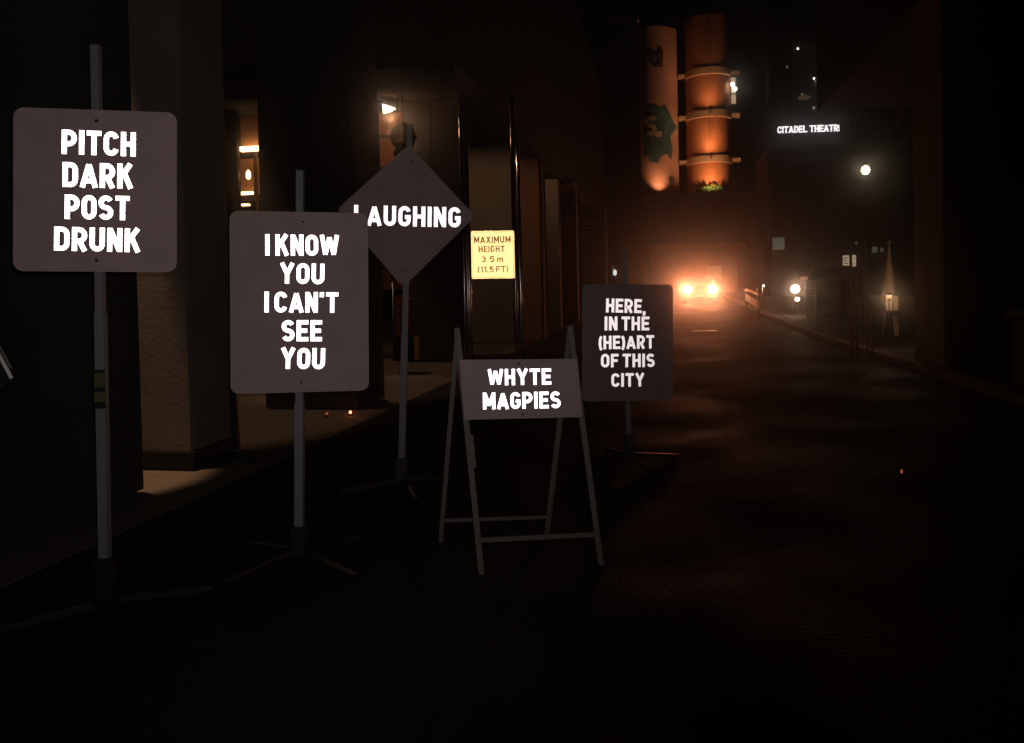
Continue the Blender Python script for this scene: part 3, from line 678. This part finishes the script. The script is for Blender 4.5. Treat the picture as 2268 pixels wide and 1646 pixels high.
# ================================================================== THE FIVE MESSAGE SIGNS
def sign(pts, dl, dr, spec, top, bot, pw, lab, stroke=.2, diamond=False, joint=None, extra=None, slw=1.16, rot=20, bolts=()):
    Mx, w, h = frame(pts, dl, dr); dm = (dl + dr) / 2
    pt, pb = P(*top, dm + .035), P(*bot, dm + .035); base = Vector((pb.x, pb.y, 0)) + Vector((pb.x - pt.x, pb.y - pt.y, 0)) * .05
    t = thing('message_sign', base, lab, 'sign', 'grey message signs with white words on posts')
    if diamond:
        c = [local(Mx, *p_) for p_ in diamond]; o = []; k = .07
        for i in range(4):
            A, B, C = [Vector((c[j % 4].x, c[j % 4].y)) for j in (i - 1, i, i + 1)]
            for j in range(5):
                q = j / 4; a_, b_ = B.lerp(A, k), B.lerp(C, k); o.append(tuple(a_.lerp(B, q).lerp(B.lerp(b_, q), q)))
        bd = obj('board', prism(o, Mx, -.003, 0), 'board', t)
    else:
        bd = obj('board', prism(rrect(w, h, .045), Mx, -.003, 0), 'board', t)
    lines(Mx, spec, 'white', t, stroke, z=.0004)
    z = (pb - pt).normalized(); j = P(*(joint or ((top[0] + bot[0]) / 2 + 0, bot[1] - 120)), dm + .035)
    L = (pb - pt).length; jl = (j - pt).dot(z); jp = pt + z * jl
    obj('upper_post', BAR(pt, jp, pw, pw * .9, rt), 'galv', t)
    obj('lower_post', BAR(jp - z * .02 + fw * .0, pb, pw * slw, pw * slw, rt), 'galv', t)
    for i in range(9):                                         # punched holes down the post
        q = jp + z * (.07 + i * .085)
        if (q - pb).dot(z) < -.05 and False: pass
    for px, py in bolts:
        l_ = local(Mx, px, py); LM = Mx @ Matrix.Translation((l_.x, l_.y, 0))
        obj('bolt', prism([(.008 * math.cos(R(60 * i)), .008 * math.sin(R(60 * i))) for i in range(6)], LM, .0003, .005), 'bolt', t)
    # dark socket and four splayed feet
    obj('socket', BAR(pb - z * .03, base + Vector((0, 0, .03)), pw * 1.9, pw * 1.9, rt), 'black', t)
    for i in range(4):
        a = R(rot + 90 * i); d = Vector((math.cos(a), math.sin(a), 0)); n = Vector((-d.y, d.x, 0))
        s0 = base + d * .05; s1 = base + d * .46
        f = obj('foot_leg', BAR(s0 + Vector((0, 0, .06)), s1 + Vector((0, 0, .018)), .035, .012, n), 'darksteel', t)
        obj('leg_flange', BAR(s0 + n * .019 + Vector((0, 0, .045)), s1 + n * .019 + Vector((0, 0, .012)), .003, .03, n), 'darksteel', f)
    if extra: extra(t, pt, z, Mx, dm)
    return t
def ex1(t, pt, z, Mx, dm):
    for y0, y1, m in ((819, 826, 'black'), (826, 858, 'sticker'), (858, 868, 'black'), (868, 890, 'sticker'), (890, 905, 'black')):
        a, b = P(219 + (y0 - 750) * .018, y0, dm - .0), P(219 + (y1 - 750) * .018, y1, dm - .0)
        obj('post_label' if m == 'sticker' else 'clamp_band', BAR(a, b, .050, .004, rt), m, t)
sign([(30, 237), (394, 250), (394, 603), (33, 601)], 3.60, 3.70,
     [('PITCH', 137, 341, 300, 347, 54), ('DARK', 139, 414, 294, 418, 55), ('POST', 144, 485, 287, 488, 54), ('DRUNK', 120, 555, 310, 559, 53)],
     (212, 101), (233, 1248), .036, 'square grey sign reading PITCH DARK POST DRUNK, leftmost and largest', joint=(217, 703), extra=ex1, rot=38, bolts=((214, 268), (214, 577)))
sign([(511, 467), (820, 472), (817, 865), (513, 873)], 4.22, 4.36,
     [('I KNOW', 588, 566, 750, 567, 47), ('YOU', 620, 628, 718, 630, 46), ("I CAN'T", 586, 692, 749, 693, 46), ('SEE', 624, 756, 713, 756, 47), ('YOU', 622, 817, 719, 818, 47)],
     (665, 378), (663, 1176), .038, 'tall grey sign reading I KNOW YOU I CAN\'T SEE YOU', rot=62, bolts=((671, 492), (667, 847)), joint=(664, 900), slw=1.2)
sign([(745, 322), (1052, 322), (1052, 635), (745, 635)], 5.85, 5.95,
     [('LAUGHING', 784, 499, 1020, 504, 45)],
     (907, 276), (890, 1022), .04, 'diamond grey sign reading LAUGHING behind the I KNOW YOU sign', diamond=[(905, 321), (745, 465), (893, 637), (1053, 479)][::1], joint=(894, 755), rot=30, bolts=((913, 357), (899, 600)))
sign([(1287, 628), (1490, 632), (1493, 885), (1293, 891)], 6.55, 6.65,
     [('HERE,', 1342, 692, 1430, 694, 31), ('IN THE', 1339, 732, 1438, 732, 31), ('(HE)ART', 1326, 774, 1449, 772, 30), ('OF THIS', 1331, 814, 1450, 813, 30), ('CITY', 1354, 857, 1427, 856, 30)],
     (1383, 554), (1392, 968), .036, 'grey sign reading HERE, IN THE (HE)ART OF THIS CITY, farthest right', joint=(1391, 900), rot=25)

# A-frame sign
D = 4.12
ag = G(1200, 1272); af = thing('a_frame_sign', ag, 'low timber A-frame sign reading WHYTE MAGPIES', 'sign')
Mx, w, h = frame([(1018, 797), (1279, 794), (1289, 924), (1028, 930)], D, D, .05)
# follow the lean of the two front legs: shear comes from the tilted frame itself
bm = bmesh.new(); cs = [local(Mx, *p_) for p_ in ((1018, 797), (1279, 795), (1289, 924), (1029, 930))]
obj('board', prism([(c.x, c.y) for c in cs], Mx, -.012, 0), 'board', af)
lines(Mx, [('WHYTE', 1081, 854, 1221, 852, 36), ('MAGPIES', 1070, 907, 1242, 904, 37)], 'white', af, .2, z=.0006)
for px, py in ((1149, 806), (1158, 918)):
    l_ = local(Mx, px, py); obj('bolt', prism([(.008 * math.cos(R(60 * i)), .008 * math.sin(R(60 * i))) for i in range(6)], Mx @ Matrix.Translation((l_.x, l_.y, 0)), .0004, .005), 'bolt', af)
def gl(px, py, z=.0): return G(px, py, z)
tL, tR = P(1012, 727, D + .10), P(1262, 722, D + .10)
fL, fR, bL, bR = G(1067, 1272), G(1331, 1250), G(976, 1200), G(1211, 1182)
obj('front_leg', BAR(tL, fL, .029, .022), 'wood', af); obj('front_leg', BAR(tR, fR, .029, .022), 'wood', af)
off = fw * .026
obj('rear_leg', BAR(tL + off - Vector((0, 0, .03)), bL, .025, .022), 'wood', af); obj('rear_leg', BAR(P(1262, 735, D + .13), bR, .03, .022), 'wood', af)
def on(a, b, py):
    lo, hi = 0, 1
    for _ in range(30):
        m_ = (lo + hi) / 2; p_ = a.lerp(b, m_) - CP; y_ = PY - F * p_.dot(up) / p_.dot(fw)
        if y_ < py: lo = m_
        else: hi = m_
    return a.lerp(b, lo)
obj('splice_block', BAR(on(tL, fL, 962) + rt * .018 - fw * .014, on(tL, fL, 1035) + rt * .018 - fw * .014, .022, .012), 'wood', af)
obj('front_brace', BAR(on(tL, fL, 1194) - fw * .02, on(tR, fR, 1181) - fw * .02, .024, .012, (0, 0, 1)), 'wood', af)
obj('rear_brace', BAR(on(tL, bL, 1153) - fw * .0, on(tR, bR, 1145), .020, .012, (0, 0, 1)), 'wood', af)
obj('hinge_bolt', TB([tL + Vector((0, 0, -.05)) - fw * .02, tL + Vector((0, 0, -.05)) + fw * .05], .006, 8), 'bolt', af)
obj('hinge_bolt', TB([tR + Vector((0, 0, -.05)) - fw * .02, tR + Vector((0, 0, -.05)) + fw * .05], .006, 8), 'bolt', af)

# ================================================================== STREET THINGS AT THE FAR RIGHT
# oncoming car with headlights
YC = 44.0; cz = gz(YC); hl, hr = Q(1522, 642, YC), Q(1578, 641, YC); cx = (hl.x + hr.x) / 2
car = thing('oncoming_car', (cx, YC, cz), 'dark car coming towards us with both headlights blazing', 'car')
prof = [(0, .30), (-.02, .62), (.06, .84), (.5, .95), (1.25, 1.02), (1.95, 1.48), (3.1, 1.50), (3.9, 1.12), (4.35, 1.05), (4.45, .6), (4.4, .3)]
bm = bmesh.new(); W2 = .9; secs = []
for k, (s_, zo) in enumerate(((-1, .0), (-.93, .02), (.93, .02), (1, 0))):
    secs.append([bm.verts.new((cx + s_ * W2 * (1 - (.16 if z > 1.1 else 0)), YC + .03 + y, cz + z + (zo if z > .5 else 0))) for y, z in prof])
for A, B in zip(secs, secs[1:]):
    for i in range(len(prof)): bm.faces.new((A[i], A[(i + 1) % len(prof)], B[(i + 1) % len(prof)], B[i]))
bm.faces.new(secs[0]); bm.faces.new(secs[-1][::-1]); obj('body', bm, 'carpaint', car)
bm = bmesh.new(); hexa(bm, [(cx - .66, YC + 1.32, cz + 1.1), (cx + .66, YC + 1.32, cz + 1.1), (cx + .6, YC + 1.88, cz + 1.47), (cx - .6, YC + 1.88, cz + 1.47),
                           (cx - .66, YC + 1.36, cz + 1.08), (cx + .66, YC + 1.36, cz + 1.08), (cx + .6, YC + 1.92, cz + 1.45), (cx - .6, YC + 1.92, cz + 1.45)]); obj('windscreen', bm, 'glass', car)
obj('grille', BX((cx - .4, YC - .01, cz + .5), (cx + .4, YC + .02, cz + .7)), 'black', car)
obj('bumper', BX((cx - .86, YC - .05, cz + .28), (cx + .86, YC + .03, cz + .46), .02), 'carpaint', car)
obj('licence_plate', BX((cx - .16, YC - .065, cz + .32), (cx + .16, YC - .052, cz + .44)), 'whiteplate', car)
for sx in (-1, 1):
    obj('wing_mirror', BX((cx + sx * .9, YC + 1.3, cz + 1.0), (cx + sx * 1.08, YC + 1.42, cz + 1.14), .02), 'carpaint', car)
    for wy in (.8, 3.5):
        w_ = obj('wheel', TB([(cx + sx * .74, YC + wy, cz + .32), (cx + sx * .93, YC + wy, cz + .32)], .32, 24), 'rubber', car, True)
        obj('rim', TB([(cx + sx * .935, YC + wy, cz + .32), (cx + sx * .945, YC + wy, cz + .32)], .2, 16), 'galv', w_)
for p, tw in ((hl, 1.0), (hr, .8)):
    p = Vector((p.x, YC - .03, p.z))
    h_ = obj('headlight', TB([p + Vector((0, .05, 0)), p], .195, 24), 'darksteel', car)
    obj('lens', TB([p - Vector((0, .005, 0)), p - Vector((0, .02, 0))], .18, 24), 'headlamp', h_)
    l = lamp('headlight_beam', 'SPOT', p - Vector((0, .06, 0)), 500 * tw, (1, .21, .065), .08, CP + Vector((0, 0, -.45)), 75, 1.0)
    l.parent = car; l.matrix_parent_inverse = Matrix.Translation(-car.location)

# lamp bollards
def bollard_lamp(px, py, Y, r, m, lab, e=0, low=None):
    p = Q(px, py, Y); t = thing('lamp_bollard', (p.x, Y, gz(Y)), lab, 'lamp', 'lamp bollards on the right side')
    obj('globe', lathe([(.01, -r), (r * .8, -r * .6), (r, 0), (r * .8, r * .6), (.01, r)], p, 18), m, t, True)
    obj('post', TB([(p.x, Y, gz(Y)), (p.x, Y, p.z - r)], .045, 12), 'gloss_black', t, True)
    if low:
        q = Q(*low, Y - .1); obj('reflection_bead', lathe([(.01, -.07), (.07, -.04), (.08, 0), (.06, .05), (.01, .07)], q, 16), m, t, True)  # glowing bead stands in for the lamp's reflection on wet ground
    if e:
        l = lamp('bollard_light', 'POINT', p - Vector((0, .2, 0)), e, (1, .6, .35), r); l.parent = t; l.matrix_parent_inverse = Matrix.Translation(-t.location)
bollard_lamp(1761, 640, 30, .16, 'lamp_warm', 'bright low lamp bollard with its reflection added as a glow under it, left of the shelter', 25, (1766, 663))
bollard_lamp(1691, 633, 38, .05, 'lamp_white', 'thin bollard with a tiny white light beside the orange barrier')
# orange lit barrier
t = thing('road_barrier', G(1668, 690), 'slanted orange lit road barrier with two rails right of the car', 'barrier')
Yb = 33
for y0, y1, w_ in ((641, 652, .10), (657, 670, .30)):
    a, b = Q(1652, y0, Yb + 3), Q(1680, y1 + (6 if w_ > .2 else 0), Yb - 3)
    obj('rail_board', BAR(a, b, w_, .05, (0, 0, 1)), 'barrier', t)
for px, Yy in ((1653, Yb + 3), (1680, Yb - 3)):
    p = Q(px, 645, Yy); obj('post', BX((p.x - .04, Yy + .03, gz(Yy)), (p.x + .04, Yy + .11, p.z + .1)), 'darksteel', t)
# dark rounded shelter
Ys = 27.0; z_ = gz(Ys) + .12
def qp(px, py, Y=Ys): return Q(px, py, Y)
t = thing('street_shelter', (ux(1852, Ys), Ys, z_), 'black round-topped shelter on thin posts on the right pavement', 'shelter')
a, b = qp(1790, 620), qp(1916, 616); n = 14
ol = [(a.x + (b.x - a.x) * i / n, a.z + .10 + (qp(1850, 592).z - a.z - .1) * math.sin(math.pi * i / n) ** .35) for i in range(n + 1)] + [(b.x, a.z), (a.x, a.z)]
bm = bmesh.new(); A_ = [bm.verts.new((x, Ys, z)) for x, z in ol]; B_ = [bm.verts.new((x, Ys + 1.4, z)) for x, z in ol]
bm.faces.new(A_); bm.faces.new(B_[::-1])
for i in range(len(ol)): bm.faces.new((A_[i], A_[(i + 1) % len(ol)], B_[(i + 1) % len(ol)], B_[i]))
obj('roof', bm, 'black', t)
for px in (1806, 1860, 1912):
    p = qp(px, 620); obj('post', TB([(p.x, Ys + .05, z_), (p.x, Ys + .05, a.z)], .028, 12), 'galv' if px < 1900 else 'black', t, True)
obj('back_panel', BX((a.x + .15, Ys + 1.3, z_), (b.x - .15, Ys + 1.33, a.z - .01)), 'glass', t)
for yy in (638, 655): obj('arm', TB([qp(1793, yy), qp(1806, yy + 1)], .018, 8), 'galv', t)
# hoops in front
def hoop(px0, px1, ytop, ybot, r, lab, cross=None, blobs=False):
    g = G((px0 + px1) / 2, ybot, .12); Y = g.y; zt = Q(px0, ytop, Y).z
    t = thing('rack_hoop', (g.x, Y, .12), lab, 'bike rack', 'metal rack hoops on the right pavement')
    x0, x1 = Q(px0, ybot, Y).x, Q(px1, ybot, Y).x; rr = (x1 - x0) / 2; mx = (x0 + x1) / 2
    pts = [(x0, Y, .12), (x0, Y, zt - rr)] + [(mx - rr * math.cos(R(a)), Y, zt - rr + rr * math.sin(R(a))) for a in range(20, 180, 20)] + [(x1, Y, zt - rr), (x1, Y, .12)]
    obj('hoop_tube', TB(pts, r, 12), mat('rack_metal', (.6, .26, .16), .4, .5, .3, 12), t, True)
    if cross: obj('cross_bar', TB([(x0, Y, Q(px0, cross, Y).z), (x1, Y, Q(px0, cross, Y).z)], r * .8, 10), 'band', t)
    if blobs:
        for i, yy in enumerate((700, 714, 726, 737)):
            obj('chain_link', lathe([(.01, -.035), (.04, 0), (.01, .035)], Q(1914 + (i % 2) * 3, yy, Y - .06), 10), 'band', t, True)
hoop(1887, 1899, 612, 800, .022, 'tall narrow twin-tube metal hoop, left of the two, with a cross bar', 745)
hoop(1921, 1932, 671, 797, .016, 'short metal hoop with a hanging chain, right of the two', None, True)
# closed umbrella and lit cafe boards
Yp = 18.5
def UQ(px, py): return Q(px, py, Yp)
t = thing('closed_umbrella', G(1972, 770, .12), 'closed pale patio umbrella glowing at its lower hem by the right pier', 'umbrella')
bt, tp = UQ(1971, 648), UQ(1967, 538)
obj('canopy', lathe([(.11, 0), (.113, .03), (.085, .3), (.05, .6), (.03, .9), (.015, tp.z - bt.z)], (bt.x, Yp, bt.z), 20), 'canvas', t, True)
obj('cap', lathe([(.01, 0), (.06, .01), (.06, .03), (.02, .05)], (bt.x, Yp, tp.z), 16), 'whiteplate', t)
obj('mast', TB([(bt.x, Yp, .12), (bt.x, Yp, bt.z + .05)], .025, 10), 'darksteel', t)
obj('stay', TB([UQ(1966, 560), UQ(1957, 648)], .012, 8), 'band', t)
tb = thing('cafe_stand', G(1968, 765, .12), 'pale lit cafe display stand on splayed legs below the umbrella', 'stand')
obj('panel', qbox(1962, 654, 1976, 688, Yp - .5, .04), 'canvas', tb)
obj('panel', qbox(1979, 656, 1990, 687, Yp - .4, .04), 'canvas', tb)
obj('shelf', qbox(1962, 690, 1995, 696, Yp - .6, .3), 'black', tb)
obj('leg', TB([Q(1962, 694, Yp - .5), Q(1951, 765, Yp - .7)], .016, 8), 'galv', tb)
obj('leg', BAR(Q(1982, 700, Yp - .4), Q(1986, 744, Yp - .4), .09, .05), 'canvas', tb)
obj('leg', TB([Q(1984, 745, Yp - .4), Q(1985, 772, Yp - .4)], .03, 8), 'black', tb)
lp = Q(1969, 662, Yp - 1.0)
t = thing('table_lamp', lp, 'small lamp on the cafe stand that lights the umbrella hem', 'lamp')
obj('housing', lathe([(.04, -.03), (.04, 0), (.03, .0)], lp, 12), 'black', t)
obj('stem', TB([lp - Vector((0, 0, .03)), Vector((lp.x, lp.y, .12))], .01, 8), 'black', t)
l = lamp('umbrella_light', 'POINT', lp + Vector((0, 0, .05)), 7, (1, .6, .33), .03); l.parent = t; l.matrix_parent_inverse = Matrix.Translation(-t.location)

# ================================================================== thin haze added to give the lamps their glare
hz = obj('haze', BX((-60, -8, -1.2), (60, 75, 34)), None)
hm = bpy.data.materials.new('glow_haze'); hm.use_nodes = True; tt = hm.node_tree
for n in list(tt.nodes):
    if n.type == 'BSDF_PRINCIPLED': tt.nodes.remove(n)
pv = tt.nodes.new('ShaderNodeVolumePrincipled'); pv.inputs['Density'].default_value = .0095
pv.inputs['Color'].default_value = (.95, .9, .85, 1); pv.inputs['Anisotropy'].default_value = .97
tt.links.new(pv.outputs[0], tt.nodes['Material Output'].inputs['Volume'])
hz.data.materials.append(hm); tag(hz, 'thin added haze that makes the glare round the lamps', kind='stuff')
